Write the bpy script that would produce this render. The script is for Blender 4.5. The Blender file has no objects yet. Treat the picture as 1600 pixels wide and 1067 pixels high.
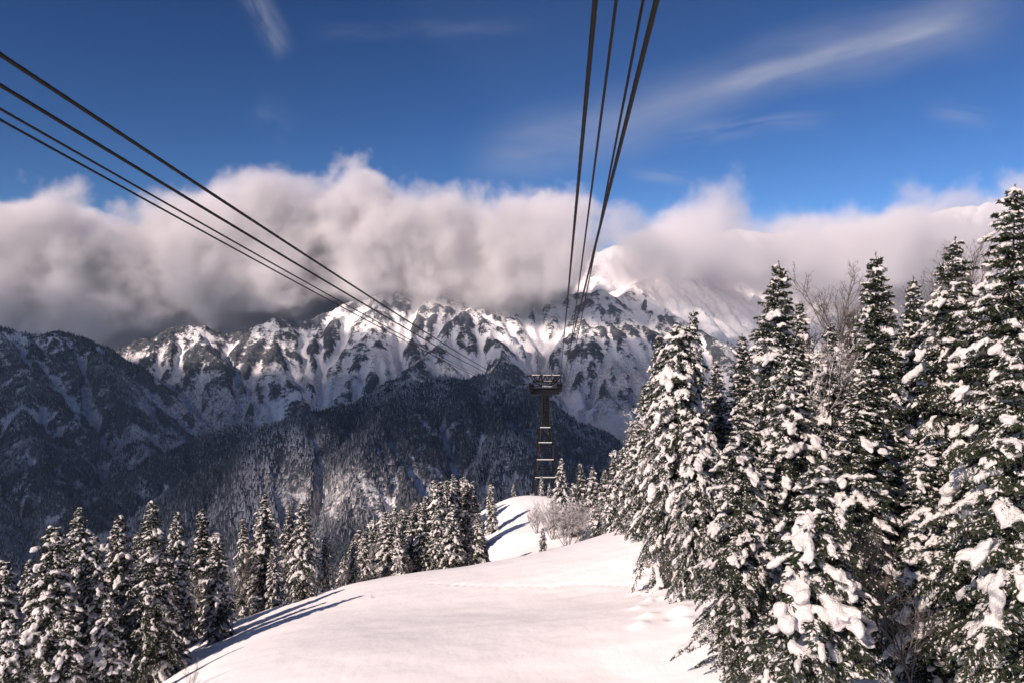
import bpy, math, random
import numpy as np
from mathutils import Vector
R = math.radians
C = bpy.context.scene.collection

# ------------------------------------------------------------------ camera, world, sun, exposure
FPX = 1600 * 28 / 36.0                      # focal length in photo pixels
def P(px, py, Y):                           # a point seen at photo pixel (px, py) standing Y metres ahead
    return ((px - 800) / FPX * Y, Y, (533 - py) / FPX * Y)
cam_d = bpy.data.cameras.new('camera'); cam = bpy.data.objects.new('camera', cam_d); C.objects.link(cam)
cam_d.lens = 28; cam_d.sensor_width = 36; cam_d.clip_start = 0.1; cam_d.clip_end = 60000
cam.location = (0, 0, 0); cam.rotation_euler = (R(90), 0, 0)
sc = bpy.context.scene; sc.camera = cam
SUN = Vector((-0.70, -0.71, 0)).normalized() * math.cos(R(31)) + Vector((0, 0, math.sin(R(31))))
w = bpy.data.worlds.new('World'); sc.world = w; w.use_nodes = True
sl = bpy.data.lights.new('sun', 'SUN'); sl.energy = 5.0; sl.angle = R(0.5); sl.color = (1.0, 0.81, 0.70)
so = bpy.data.objects.new('sun', sl); C.objects.link(so); so.rotation_euler = SUN.to_track_quat('Z', 'Y').to_euler(); so.location = (0, 0, 50)
sc.view_settings.view_transform = 'Standard'; sc.view_settings.look = 'None'
sc.view_settings.exposure = 0.42; sc.view_settings.gamma = 1
sc.cycles.use_denoising = True
sc.cycles.volume_bounces = 4; sc.cycles.max_bounces = 6; sc.cycles.diffuse_bounces = 3
sc.cycles.transparent_max_bounces = 8; sc.cycles.volume_max_steps = 256

class NT:                                   # small node helper
    def __init__(s, tree): s.t = tree; s.n = tree.nodes; s.l = tree.links
    def new(s, typ, **kw):
        nd = s.n.new(typ)
        for k, v in kw.items(): setattr(nd, k, v)
        return nd
    def put(s, sock, v):
        if v is None: return
        if isinstance(v, bpy.types.NodeSocket): s.l.new(v, sock)
        else: sock.default_value = v
    def math(s, op, a, b=None, c=None, clamp=False):
        m = s.new('ShaderNodeMath', operation=op, use_clamp=clamp)
        s.put(m.inputs[0], a); s.put(m.inputs[1], b); s.put(m.inputs[2], c); return m.outputs[0]
    def vmath(s, op, a, b=None, out=0, scale=None):
        m = s.new('ShaderNodeVectorMath', operation=op)
        s.put(m.inputs[0], a); s.put(m.inputs[1], b)
        if scale is not None: s.put(m.inputs['Scale'], scale)
        return m.outputs['Value'] if op in ('DOT_PRODUCT', 'LENGTH', 'DISTANCE') else m.outputs[0]
    def noise(s, vec, scale, detail=4, rough=0.5, dist=0.0, typ='FBM'):
        m = s.new('ShaderNodeTexNoise'); m.noise_type = typ
        s.put(m.inputs['Vector'], vec); m.inputs['Scale'].default_value = scale
        m.inputs['Detail'].default_value = detail; m.inputs['Roughness'].default_value = rough; m.inputs['Distortion'].default_value = dist
        return m.outputs[0]
    def ramp(s, v, a, b, lo=0.0, hi=1.0, smooth=True):
        m = s.new('ShaderNodeMapRange'); m.interpolation_type = 'SMOOTHSTEP' if smooth else 'LINEAR'
        s.put(m.inputs[0], v); m.inputs[1].default_value = a; m.inputs[2].default_value = b
        m.inputs[3].default_value = lo; m.inputs[4].default_value = hi; return m.outputs[0]
    def mix(s, f, a, b):
        m = s.new('ShaderNodeMix', data_type='RGBA'); s.put(m.inputs[0], f)
        s.put(m.inputs[6], a if not isinstance(a, tuple) else (*a, 1)); s.put(m.inputs[7], b if not isinstance(b, tuple) else (*b, 1)); return m.outputs[2]
    def curve(s, v, pts):                   # float curve over 0..1
        m = s.new('ShaderNodeFloatCurve'); cv = m.mapping.curves[0]
        while len(cv.points) < len(pts): cv.points.new(0.5, 0.5)
        for p, (x, y) in zip(cv.points, pts): p.location = (x, y); p.handle_type = 'AUTO'
        m.mapping.update(); s.put(m.inputs['Value'], v); return m.outputs[0]

def pdir(px, py): return Vector(((px - 800) / FPX, 1, (533 - py) / FPX)).normalized()
def build_world():
    t = NT(w.node_tree); t.n.clear()
    sky = t.new('ShaderNodeTexSky', sky_type='NISHITA'); sky.sun_disc = False
    sky.sun_elevation = R(31); sky.sun_rotation = math.atan2(SUN.x, SUN.y)
    sky.altitude = 2150; sky.air_density = 1.0; sky.dust_density = 0.3; sky.ozone_density = 3.0
    tc = t.new('ShaderNodeTexCoord'); d = t.vmath('NORMALIZE', tc.outputs['Generated'])
    # thin cirrus: bands along great circles, broken by stretched noise
    def band(p0, p1, width, a, b, nscale, stretch, lo, hi, amt):
        A, B = pdir(*p0), pdir(*p1); n = A.cross(B).normalized(); mid = (A + B).normalized(); tan = n.cross(mid).normalized()
        dn = t.vmath('DOT_PRODUCT', d, tuple(n)); dt = t.vmath('DOT_PRODUCT', d, tuple(tan)); dm = t.vmath('DOT_PRODUCT', d, tuple(mid))
        wob = t.math('MULTIPLY', t.math('SUBTRACT', t.noise(d, 2.3, 3), 0.5), width * 2.2)
        dn = t.math('ADD', dn, wob)
        m = t.ramp(t.math('ABSOLUTE', dn), 0.0, width, 1, 0)
        half = A.angle(B) / 2
        along = t.ramp(t.math('ABSOLUTE', dt), half * a, half * b, 1, 0)
        cmb = t.new('ShaderNodeCombineXYZ'); t.put(cmb.inputs[0], t.math('MULTIPLY', dn, stretch)); t.put(cmb.inputs[1], dt); t.put(cmb.inputs[2], dm)
        nz = t.ramp(t.noise(cmb.outputs[0], nscale, 7, 0.6, 0.6), lo, hi)
        return t.math('MULTIPLY', t.math('MULTIPLY', t.math('MULTIPLY', m, along), nz), amt)
    bands = [band((760, 235), (1560, 25), 0.055, 0.8, 1.15, 4, 3.0, 0.08, 0.85, 0.46),
             band((1120, 140), (1500, 35), 0.018, 0.6, 1.2, 6, 8, 0.2, 0.7, 0.40),
             band((480, 60), (860, 35), 0.018, 0.5, 1.1, 7, 5, 0.3, 0.85, 0.14),
             band((1040, 215), (1300, 190), 0.020, 0.4, 1.2, 8, 7, 0.35, 0.7, 0.25),
             band((1440, 175), (1560, 190), 0.018, 0.2, 1.2, 9, 7, 0.3, 0.7, 0.22),
             band((980, 262), (1090, 280), 0.014, 0.2, 1.2, 9, 7, 0.3, 0.7, 0.30),
             band((372, -30), (440, 90), 0.024, 0.4, 1.2, 14, 3, 0.25, 0.85, 0.40),
             band((395, 170), (460, 215), 0.030, 0.1, 1.3, 16, 2, 0.3, 0.9, 0.22)]
    c = bands[0]
    for b in bands[1:]: c = t.math('ADD', c, b, clamp=True)
    hs = t.new('ShaderNodeHueSaturation'); t.l.new(sky.outputs[0], hs.inputs['Color']); hs.inputs['Saturation'].default_value = 1.07; hs.inputs['Value'].default_value = .25; hs.inputs['Hue'].default_value = .497
    gm = t.new('ShaderNodeGamma'); t.l.new(hs.outputs[0], gm.inputs[0]); gm.inputs[1].default_value = 1.7
    mul = t.vmath('SCALE', gm.outputs[0], scale=2.05)
    col = t.mix(c, mul, (3.6, 3.7, 4.4))
    bg = t.new('ShaderNodeBackground'); t.put(bg.inputs[0], col); bg.inputs[1].default_value = 0.10
    o = t.new('ShaderNodeOutputWorld'); t.l.new(bg.outputs[0], o.inputs[0])
build_world()

# ------------------------------------------------------------------ numpy noise
def _h(ix, iy, seed):
    n = (ix.astype(np.int64) * 374761393 + iy.astype(np.int64) * 668265263 + seed * 974711) & 0xffffffff
    n = ((n ^ (n >> 13)) * 1274126177) & 0xffffffff
    return ((n ^ (n >> 16)) & 0xffff) / 65535.0
def vn(x, y, seed=0):
    ix, iy = np.floor(x), np.floor(y); fx, fy = x - ix, y - iy
    fx = fx * fx * (3 - 2 * fx); fy = fy * fy * (3 - 2 * fy)
    a, b, c, d = _h(ix, iy, seed), _h(ix + 1, iy, seed), _h(ix, iy + 1, seed), _h(ix + 1, iy + 1, seed)
    return (a * (1 - fx) + b * fx) * (1 - fy) + (c * (1 - fx) + d * fx) * fy
def fbm(x, y, o=5, seed=0, g=0.5):
    s = np.zeros_like(x); a = 1.0; tot = 0
    for k in range(o):
        s += a * vn(x * 2 ** k + 17.3 * k, y * 2 ** k - 9.1 * k, seed + k); tot += a; a *= g
    return s / tot
def ridged(x, y, o=5, seed=0, g=0.55):
    s = np.zeros_like(x); a = 1.0; tot = 0
    for k in range(o):
        s += a * (1 - np.abs(2 * vn(x * 2 ** k + 5.1 * k, y * 2 ** k + 3.7 * k, seed + k) - 1)); tot += a; a *= g
    return s / tot

def mesh_from(name, V, F, mat, attrs=None, smooth=True, parent=None, corner=None):
    me = bpy.data.meshes.new(name); V = np.asarray(V, np.float32); F = np.asarray(F, np.int32)
    me.vertices.add(len(V)); me.vertices.foreach_set('co', V.ravel())
    k = F.shape[1]; me.loops.add(F.size); me.loops.foreach_set('vertex_index', F.ravel())
    me.polygons.add(len(F)); me.polygons.foreach_set('loop_start', np.arange(0, F.size, k, dtype=np.int32))
    me.polygons.foreach_set('loop_total', np.full(len(F), k, np.int32))
    me.polygons.foreach_set('use_smooth', np.full(len(F), smooth))
    if attrs:
        for an, av in attrs.items():
            at = me.attributes.new(an, 'FLOAT', 'POINT'); at.data.foreach_set('value', np.asarray(av, np.float32).ravel())
    me.update(calc_edges=True); me.materials.append(mat)
    ob = bpy.data.objects.new(name, me); C.objects.link(ob)
    if parent: ob.parent = parent
    return ob
def grid_faces(nr, nc):
    a = (np.arange(nr - 1)[:, None] * nc + np.arange(nc - 1)[None, :]).ravel()
    return np.stack([a, a + 1, a + nc + 1, a + nc], 1)

def newmat(name):
    m = bpy.data.materials.new(name); m.use_nodes = True; t = NT(m.node_tree)
    return m, t, t.n['Principled BSDF']

# ------------------------------------------------------------------ far terrain
def far_terrain():
    NCOL, NROW = 1250, 900
    T = np.linspace(-0.92, 0.92, NCOL); Yr = 700 * (10500 / 700.0) ** (np.linspace(0, 1, NROW) ** 0.85)
    Y = np.repeat(Yr[:, None], NCOL, 1); X = Y * T[None, :]
    WX = X + 150 * (fbm(X / 420, Y / 420, 4, 3) - .5) + 40 * (fbm(X / 90, Y / 90, 3, 13) - .5)
    WY = Y + 150 * (fbm(X / 420, Y / 420, 4, 7) - .5) + 40 * (fbm(X / 90, Y / 90, 3, 17) - .5)
    H = np.full_like(X, -1100.0)
    rng = random.Random(5)
    def stamp(p, q, k, zmin=-1100):
        Rr = (max(p[2], q[2]) - zmin) / k + 120
        y0, y1 = min(p[1], q[1]) - Rr, max(p[1], q[1]) + Rr
        r0, r1 = np.searchsorted(Yr, y0), np.searchsorted(Yr, y1)
        if r1 <= r0: return
        x0, x1 = min(p[0], q[0]) - Rr, max(p[0], q[0]) + Rr
        ya, yb = Yr[r0], Yr[min(r1, NROW - 1)]
        c0 = np.searchsorted(T, min(x0 / ya, x0 / yb)); c1 = np.searchsorted(T, max(x1 / ya, x1 / yb))
        if c1 <= c0: return
        S = (slice(r0, r1), slice(c0, c1)); x, y = WX[S], WY[S]
        dx, dy = q[0] - p[0], q[1] - p[1]; L2 = dx * dx + dy * dy + 1e-6
        t = np.clip(((x - p[0]) * dx + (y - p[1]) * dy) / L2, 0, 1)
        d = np.hypot(x - p[0] - t * dx, y - p[1] - t * dy)
        np.maximum(H[S], p[2] + t * (q[2] - p[2]) - k * d, out=H[S])
    def spur(p, ang, drop, length, k, level):
        n = max(3, int(length / (90 if level < 2 else 45))); pts = [p]; a = ang; st = length / n
        for i in range(n):
            a += rng.gauss(0, .16); q = pts[-1]; dz = drop * st * rng.uniform(.5, 1.5)
            pts.append((q[0] + math.cos(a) * st, q[1] + math.sin(a) * st, q[2] - dz))
        for i in range(n): stamp(pts[i], pts[i + 1], k, pts[-1][2] - 260 / level)
        if level < 3:
            for i in range(n):
                for s in (-1, 1):
                    if rng.random() < .8:
                        f = rng.random(); q = tuple(pts[i][j] * (1 - f) + pts[i + 1][j] * f for j in range(3))
                        spur(q, a + s * rng.uniform(.6, 1.15), min(.72, drop * 1.2), length * rng.uniform(.3, .5), k * 1.10, level + 1)
    def ridge(pts, k=.62, step=330, sl=900, drop=.45, side=(-1, 1), lv=1):
        pts = [P(*p) for p in pts]
        for a, b in zip(pts, pts[1:]):
            # roughen the crest between the given points
            n = max(1, int(math.dist(a, b) / 70)); prev = a
            for i in range(1, n + 1):
                q = tuple(a[j] + (b[j] - a[j]) * i / n for j in range(3))
                if i < n: q = (q[0], q[1] + rng.gauss(0, 14), q[2] + rng.gauss(0, 9))
                stamp(prev, q, k); prev = q
        acc = rng.random() * step
        for a, b in zip(pts, pts[1:]):
            L = math.dist(a[:2], b[:2]); ang = math.atan2(b[1] - a[1], b[0] - a[0])
            while acc < L:
                f = acc / L; q = tuple(a[j] + (b[j] - a[j]) * f for j in range(3))
                for s in side: spur(q, ang + s * rng.uniform(1.1, 1.9), drop, sl * rng.uniform(.6, 1.2), k * 1.15, lv)
                acc += step * rng.uniform(.6, 1.4)
            acc -= L
    # front wooded ridge and its small left spur
    ridge([(210, 850, 2250), (262, 790, 2350), (350, 722, 2500), (430, 672, 2600), (482, 645, 2700), (545, 640, 2850), (622, 604, 3000), (700, 592, 3100), (750, 590, 3150),
           (800, 606, 3050), (850, 632, 2950), (905, 678, 2850), (950, 712, 2750), (1010, 770, 2650)], .66, 240, 620, .58)
    ridge([(520, 780, 2300), (560, 700, 2500), (600, 640, 2750), (640, 600, 3000)], .7, 220, 330, .60)
    ridge([(150, 800, 2900), (210, 742, 3050), (262, 708, 3150), (320, 682, 3250), (375, 664, 3350), (430, 680, 3450), (470, 690, 3550)], .66, 240, 480, .60)
    # left mountain
    ridge([(-330, 470, 3700), (-180, 488, 3800), (-60, 505, 3900), (10, 514, 4000), (70, 522, 4100), (122, 530, 4200), (160, 545, 4350), (192, 558, 4600)], .6, 300, 1000, .60)
    ridge([(122, 530, 4200), (165, 590, 3900), (205, 650, 3650), (240, 712, 3400), (268, 770, 3150)], .75, 230, 420, .60)
    ridge([(0, 514, 3980), (40, 620, 3500), (70, 720, 3050), (110, 800, 2750)], .75, 230, 480, .60)
    ridge([(-180, 488, 3800), (-150, 640, 3100), (-110, 760, 2600)], .75, 230, 480, .60)
    # main chain
    ridge([(192, 558, 4600), (235, 528, 4750), (262, 514, 4800), (285, 509, 4850), (322, 511, 4900), (345, 529, 4950), (372, 520, 5000), (405, 509, 5000), (428, 499, 5050), (465, 507, 5150),
           (510, 487, 5300), (560, 470, 5450), (640, 452, 5600), (740, 445, 5700), (830, 452, 5800), (890, 462, 5750), (918, 458, 5700), (937, 450, 5650), (958, 466, 5650), (1000, 440, 6200), (1060, 400, 6900)], .62, 300, 1000, .58)
    ridge([(285, 509, 4850), (300, 590, 4500), (330, 650, 4200), (350, 690, 4000)], .8, 210, 360, .60)
    ridge([(428, 499, 5050), (405, 570, 4700), (400, 640, 4350)], .8, 210, 360, .60)
    ridge([(560, 470, 5450), (520, 540, 5000), (490, 610, 4600), (470, 650, 4300)], .8, 230, 420, .60)
    ridge([(745, 470, 5400), (700, 530, 4900), (650, 575, 4500), (600, 610, 4200)], .75, 220, 420, .60)
    ridge([(745, 470, 5400), (775, 530, 4950), (810, 590, 4550), (850, 640, 4250)], .75, 220, 420, .60)
    ridge([(870, 470, 5700), (893, 520, 5200), (930, 590, 4700), (955, 640, 4350), (975, 700, 4000)], .75, 220, 500, .60)
    ridge([(937, 450, 5650), (965, 540, 5200), (1000, 600, 4800), (1040, 640, 4500)], .8, 220, 420, .60)
    # high white massif at the right, wrapped in cloud
    ridge([(890, 400, 8300), (960, 385, 8200), (1060, 372, 8200), (1150, 360, 8200), (1210, 366, 8250), (1270, 362, 8300), (1310, 351, 8400), (1360, 352, 8500), (1450, 335, 8500), (1590, 308, 8600), (1800, 290, 8600), (2000, 300, 8700)], .55, 420, 1500, .60)
    ridge([(1150, 360, 8200), (1130, 430, 7000), (1110, 500, 6000), (1120, 580, 5200)], .6, 300, 700, .60)
    ridge([(1000, 440, 7300), (1030, 480, 6700), (1070, 530, 6000), (1100, 600, 5300)], .62, 300, 600, .60)
    ridge([(1310, 351, 8400), (1290, 430, 7200), (1280, 500, 6200), (1300, 600, 5200)], .6, 300, 700, .60)
    ridge([(1590, 308, 8600), (1530, 420, 7000), (1500, 540, 5500)], .6, 300, 700, .60)
    low = np.clip((H + 1100) / 400, 0, 1)
    H += low * (24 * (ridged(WX / 210, WY / 210, 5, 31) - .5) * 2 + 10 * (ridged(WX / 38, WY / 38, 3, 41) - .5) * 2)
    H += low * 5 * (vn(X / 11, Y / 11, 51) - .5)
    def blur(A, n):
        for ax in (0, 1):
            for _ in range(2):
                cs = np.cumsum(np.pad(A, [(n + 1, n) if i == ax else (0, 0) for i in (0, 1)], mode='edge'), axis=ax)
                A = (np.take(cs, np.arange(2 * n + 1, cs.shape[ax]), axis=ax) - np.take(cs, np.arange(0, cs.shape[ax] - 2 * n - 1), axis=ax)) / (2 * n + 1)
        return A
    # water and avalanches run down the fall line: trace particles, carve their chutes
    def rc(x, y):
        r = (np.log(np.clip(y, 700, 10499) / 700) / math.log(15.0)) ** (1 / .85) * (NROW - 1)
        return np.clip(r, 0, NROW - 2), np.clip((x / y + .92) / 1.84 * (NCOL - 1), 0, NCOL - 2)
    acc = np.zeros_like(H); prng = np.random.default_rng(4)
    for it in range(2):
        G0 = np.gradient(H, axis=0) / np.gradient(Yr)[:, None]; G1 = np.gradient(H, axis=1) / (Y * (T[1] - T[0])); G0 = G0 - G1 * (X / Y)
        n = 70000; py = 1500 + prng.random(n) ** .8 * 7500; px_ = py * (prng.random(n) * 1.6 - .8)
        dxp = np.zeros(n); dyp = np.zeros(n); a1 = np.zeros_like(H)
        for stp in range(110):
            r, c = rc(px_, py); ri, ci = r.astype(int), c.astype(int)
            gx_, gy_ = G1[ri, ci], G0[ri, ci]; L = np.hypot(gx_, gy_) + 1e-4
            dxp = .55 * dxp - .45 * gx_ / L; dyp = .55 * dyp - .45 * gy_ / L
            px_ = px_ + dxp * 13; py = py + dyp * 13
            np.add.at(a1, (ri, ci), np.minimum(1., L * 1.5) * min(1, stp / 15))
        a1 = blur(a1, 2) * (Y / 3500) ** -1.0
        H = H - 11 * np.log1p(a1 * 1.2) * np.clip((H + 1000) / 300, 0, 1); acc += a1
    acc = np.log1p(acc)
    # cover maps from the relief itself
    dYr = np.gradient(Yr)[:, None]; dX = Y * (T[1] - T[0])
    gy = np.gradient(H, axis=0) / dYr; gx = np.gradient(H, axis=1) / dX
    slope = np.hypot(gx, gy)
    conv = (H - blur(H, 9)) / 20.0          # > 0 on ribs, < 0 in gullies
    conv2 = (H - blur(H, 3)) / 6.0; conv3 = (H - blur(H, 32)) / 90.0
    nz = fbm(X / 130, Y / 130, 5, 71) - .5; nf = fbm(X / 30, Y / 30, 4, 81) - .5
    zz = H + 260 * nz
    T2 = X / Y
    # how much dark cover each height carries; the front ridge and the left mountain are wooded to the crest
    front = np.clip((3750 - Y) / 200, 0, 1) * np.clip((T2 + .47) / .03, 0, 1); left = np.clip((-.45 - T2) / .03, 0, 1) * np.clip((4700 - Y) / 300, 0, 1)
    base = np.interp(zz, [-500, -250, 0, 300, 700], [.34, .36, .44, .30, .12])
    base = base * (1 - front) + front * .86; base = base * (1 - left) + left * np.interp(H + 150 * nz, [-500, -200, 50], [.86, .66, .34])
    base = np.where((T2 > .17) & (Y > 5600), -.5, base)
    cover = base + .16 * np.tanh(conv) + .20 * np.tanh(conv2 * .6) + .24 * np.tanh(conv3 * 1.5) - (.34 - .10 * front) * np.clip(acc - 1.5, 0, 2) + (1.5 - .5 * front) * nz + 1.0 * nf - .04
    cover = np.where(Y > 5250, cover - .10, cover)
    fz = P(545, 735, 2380); pale = np.exp(-(((X - fz[0]) / 300) ** 2 + ((Y - fz[1]) / 260) ** 2)); cover -= .42 * pale * (.5 + 1.6 * nf + .5)
    cover = np.clip((cover - .15) / .75, 0, 1) * np.where((T2 > .12) & (Y > 5900), .35, 1)
    bare = np.clip((40 - zz) / 250, 0, 1) * np.clip(.75 + 2.5 * (fbm(X / 300, Y / 300, 4, 91) - .5), 0, 1)
    rock = np.clip((zz - 60) / 180, 0, 1)
    V = np.stack([X, Y, H], -1).reshape(-1, 3)
    m, t, b = newmat('mountain snow rock and woods')
    g = t.new('ShaderNodeNewGeometry'); pos = g.outputs['Position']
    def at(n): a = t.new('ShaderNodeAttribute'); a.attribute_name = n; return a.outputs['Fac']
    st = t.vmath('MULTIPLY', pos, (1, 1, .22))
    n1 = t.noise(st, .055, 6, .68); n2 = t.noise(pos, .16, 4, .7); nv = t.noise(t.vmath('MULTIPLY', pos, (1, 1, .12)), .12, 3, .7)
    n3 = t.noise(t.vmath('MULTIPLY', pos, (1, 1, 2.6)), .030, 5, .72)
    nn = t.math('ADD', t.math('ADD', t.math('MULTIPLY', n1, .45), t.math('MULTIPLY', n2, .25)), t.math('MULTIPLY', n3, .30))
    cv = t.math('ADD', at('cover'), t.math('MULTIPLY', t.math('SUBTRACT', t.ramp(nn, .36, .64, smooth=False), .5), 1.25))
    steep = t.ramp(t.vmath('DOT_PRODUCT', g.outputs['Normal'], (0, 0, 1)), .45, .68, .28, 0)
    cvf = t.ramp(t.math('ADD', cv, steep), .24, .86)
    dark = t.mix(at('rock'), (.018, .024, .028), (.10, .105, .125))
    dark = t.mix(t.ramp(n2, .4, .62), dark, t.mix(.35, dark, (.25, .26, .28)))
    snow = t.mix(t.math('MULTIPLY', at('bare'), t.ramp(nv, .38, .62, .25, .85)), (.86, .85, .86), (.20, .18, .185))
    t.put(b.inputs['Base Color'], t.mix(cvf, snow, dark)); b.inputs['Roughness'].default_value = .9
    b.inputs['Specular IOR Level'].default_value = .1
    bp = t.new('ShaderNodeBump'); bp.inputs['Strength'].default_value = .8; bp.inputs['Distance'].default_value = 14
    t.put(bp.inputs['Height'], nn); t.l.new(bp.outputs[0], b.inputs['Normal'])
    ob = mesh_from('mountains', V, grid_faces(NROW, NCOL), m, {'cover': cover, 'bare': bare, 'rock': rock}); ob['kind'] = 'structure'
    return X, Y, H, cover, bare, rock
FT = far_terrain()
# ------------------------------------------------------------------ clouds (real volumes, kilometres away)
def cloud_bank():
    x0, x1, y0, y1, z0, z1 = -6800., 6800., 4600., 7300., -250., 1500.
    Vv = [(x, y, z) for z in (z0, z1) for y in (y0, y1) for x in (x0, x1)]
    F = [(0, 2, 3, 1), (4, 5, 7, 6), (0, 1, 5, 4), (2, 6, 7, 3), (0, 4, 6, 2), (1, 3, 7, 5)]
    m = bpy.data.materials.new('cloud vapour'); m.use_nodes = True; t = NT(m.node_tree); t.n.clear()
    tc = t.new('ShaderNodeTexCoord'); pos = tc.outputs['Object']
    sp = t.new('ShaderNodeSeparateXYZ'); t.put(sp.inputs[0], pos)
    X, Y, Z = sp.outputs
    YC = 5900.
    u = t.math('DIVIDE', t.math('SUBTRACT', X, x0), x1 - x0)
    def prof(pts):
        q = []
        for px, py in pts:
            q.append((((px - 800) / FPX * YC - x0) / (x1 - x0), ((533 - py) / FPX * YC - z0) / (z1 - z0)))
        return t.math('MULTIPLY_ADD', t.curve(u, q), z1 - z0, z0)
    top = prof([(-500, 300), (0, 272), (100, 285), (200, 300), (300, 285), (400, 262), (480, 258), (560, 240), (620, 262), (700, 285), (760, 292), (850, 312), (900, 330), (950, 352), (1010, 330),
                (1090, 268), (1150, 335), (1200, 300), (1270, 328), (1330, 285), (1390, 275), (1450, 280), (1520, 268), (1570, 320), (1700, 330), (2100, 300)])
    bot = prof([(-500, 575), (0, 575), (180, 575), (300, 550), (420, 530), (520, 512), (600, 505), (740, 505), (850, 512), (900, 480), (935, 425), (980, 455), (1060, 470), (1200, 480), (1600, 500), (2100, 520)])
    wob = t.noise(t.vmath('MULTIPLY', pos, (1, 1, 1)), .0011, 1)
    big = t.noise(pos, .0018, 10, .61, .12)
    dt = t.math('DIVIDE', t.math('SUBTRACT', top, Z), 480.)
    db = t.math('DIVIDE', t.math('SUBTRACT', Z, bot), 290.)
    yf = t.math('MULTIPLY', t.curve(u, [(0, .70), (.30, .70), (.37, .65), (.42, .60), (.47, .50), (.55, .25), (.62, .45), (1, .45)]), 1000.)
    df = t.math('DIVIDE', t.math('SUBTRACT', t.math('SUBTRACT', Y, y0 - 250), yf), 420.)
    dk = t.math('DIVIDE', t.math('SUBTRACT', y1, Y), 500.)
    e = t.math('MINIMUM', t.math('MINIMUM', dt, db), t.math('MINIMUM', df, dk))
    e = t.math('MINIMUM', e, 1.0)
    dens = t.ramp(t.math('ADD', t.math('MULTIPLY', t.math('SUBTRACT', big, .5), 2.6), e), .42, .88)
    thin = t.curve(u, [(0, 1), (.46, 1), (.54, .8), (.575, .42), (.70, .40), (.76, .6), (1, .6)])
    dens = t.math('MULTIPLY', t.math('MULTIPLY', dens, thin), .0105)
    pv = t.new('ShaderNodeVolumePrincipled'); pv.inputs['Color'].default_value = (.988, .976, .999, 1); pv.inputs['Anisotropy'].default_value = 0.0
    t.put(pv.inputs['Density'], dens)
    o = t.new('ShaderNodeOutputMaterial'); t.l.new(pv.outputs[0], o.inputs['Volume'])
    m.cycles.volume_step_rate = .11
    ob = mesh_from('cloud_bank', Vv, F, m, smooth=False); ob['kind'] = 'stuff'
    ob['label'] = 'broad bank of pinkish grey cloud wrapping the far summits'
cloud_bank()
def mist(px, py, Y, rx, rz, dens, lab):     # a torn shred of vapour in the side valley
    c = P(px, py, Y); V_, F_ = [(x, y, z) for z in (-rz, rz) for y in (-rx, rx) for x in (-rx, rx)], [(0, 2, 3, 1), (4, 5, 7, 6), (0, 1, 5, 4), (2, 6, 7, 3), (0, 4, 6, 2), (1, 3, 7, 5)]
    m = bpy.data.materials.new('mist vapour'); m.use_nodes = True; t = NT(m.node_tree); t.n.clear(); pos = t.new('ShaderNodeTexCoord').outputs['Object']
    d = t.vmath('LENGTH', t.vmath('MULTIPLY', pos, (1 / rx, 1 / rx, 1 / rz))); e = t.math('SUBTRACT', 1.0, d)
    dn = t.ramp(t.math('ADD', t.math('MULTIPLY', t.math('SUBTRACT', t.noise(pos, .012, 5, .6), .5), 1.8), e), .25, 1.0)
    pv = t.new('ShaderNodeVolumePrincipled'); pv.inputs['Color'].default_value = (.99, .98, .98, 1); t.put(pv.inputs['Density'], t.math('MULTIPLY', dn, dens))
    o = t.new('ShaderNodeOutputMaterial'); t.l.new(pv.outputs[0], o.inputs['Volume']); m.cycles.volume_step_rate = .7
    ob = mesh_from('mist_patch', V_, F_, m, smooth=False); ob.location = c; ob['kind'] = 'stuff'; ob['label'] = lab
mist(884, 662, 3300, 150, 110, .012, 'small shred of mist in the valley right of the pylon')
mist(968, 668, 3500, 190, 150, .016, 'bright patch of mist beside the big fir group')
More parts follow.
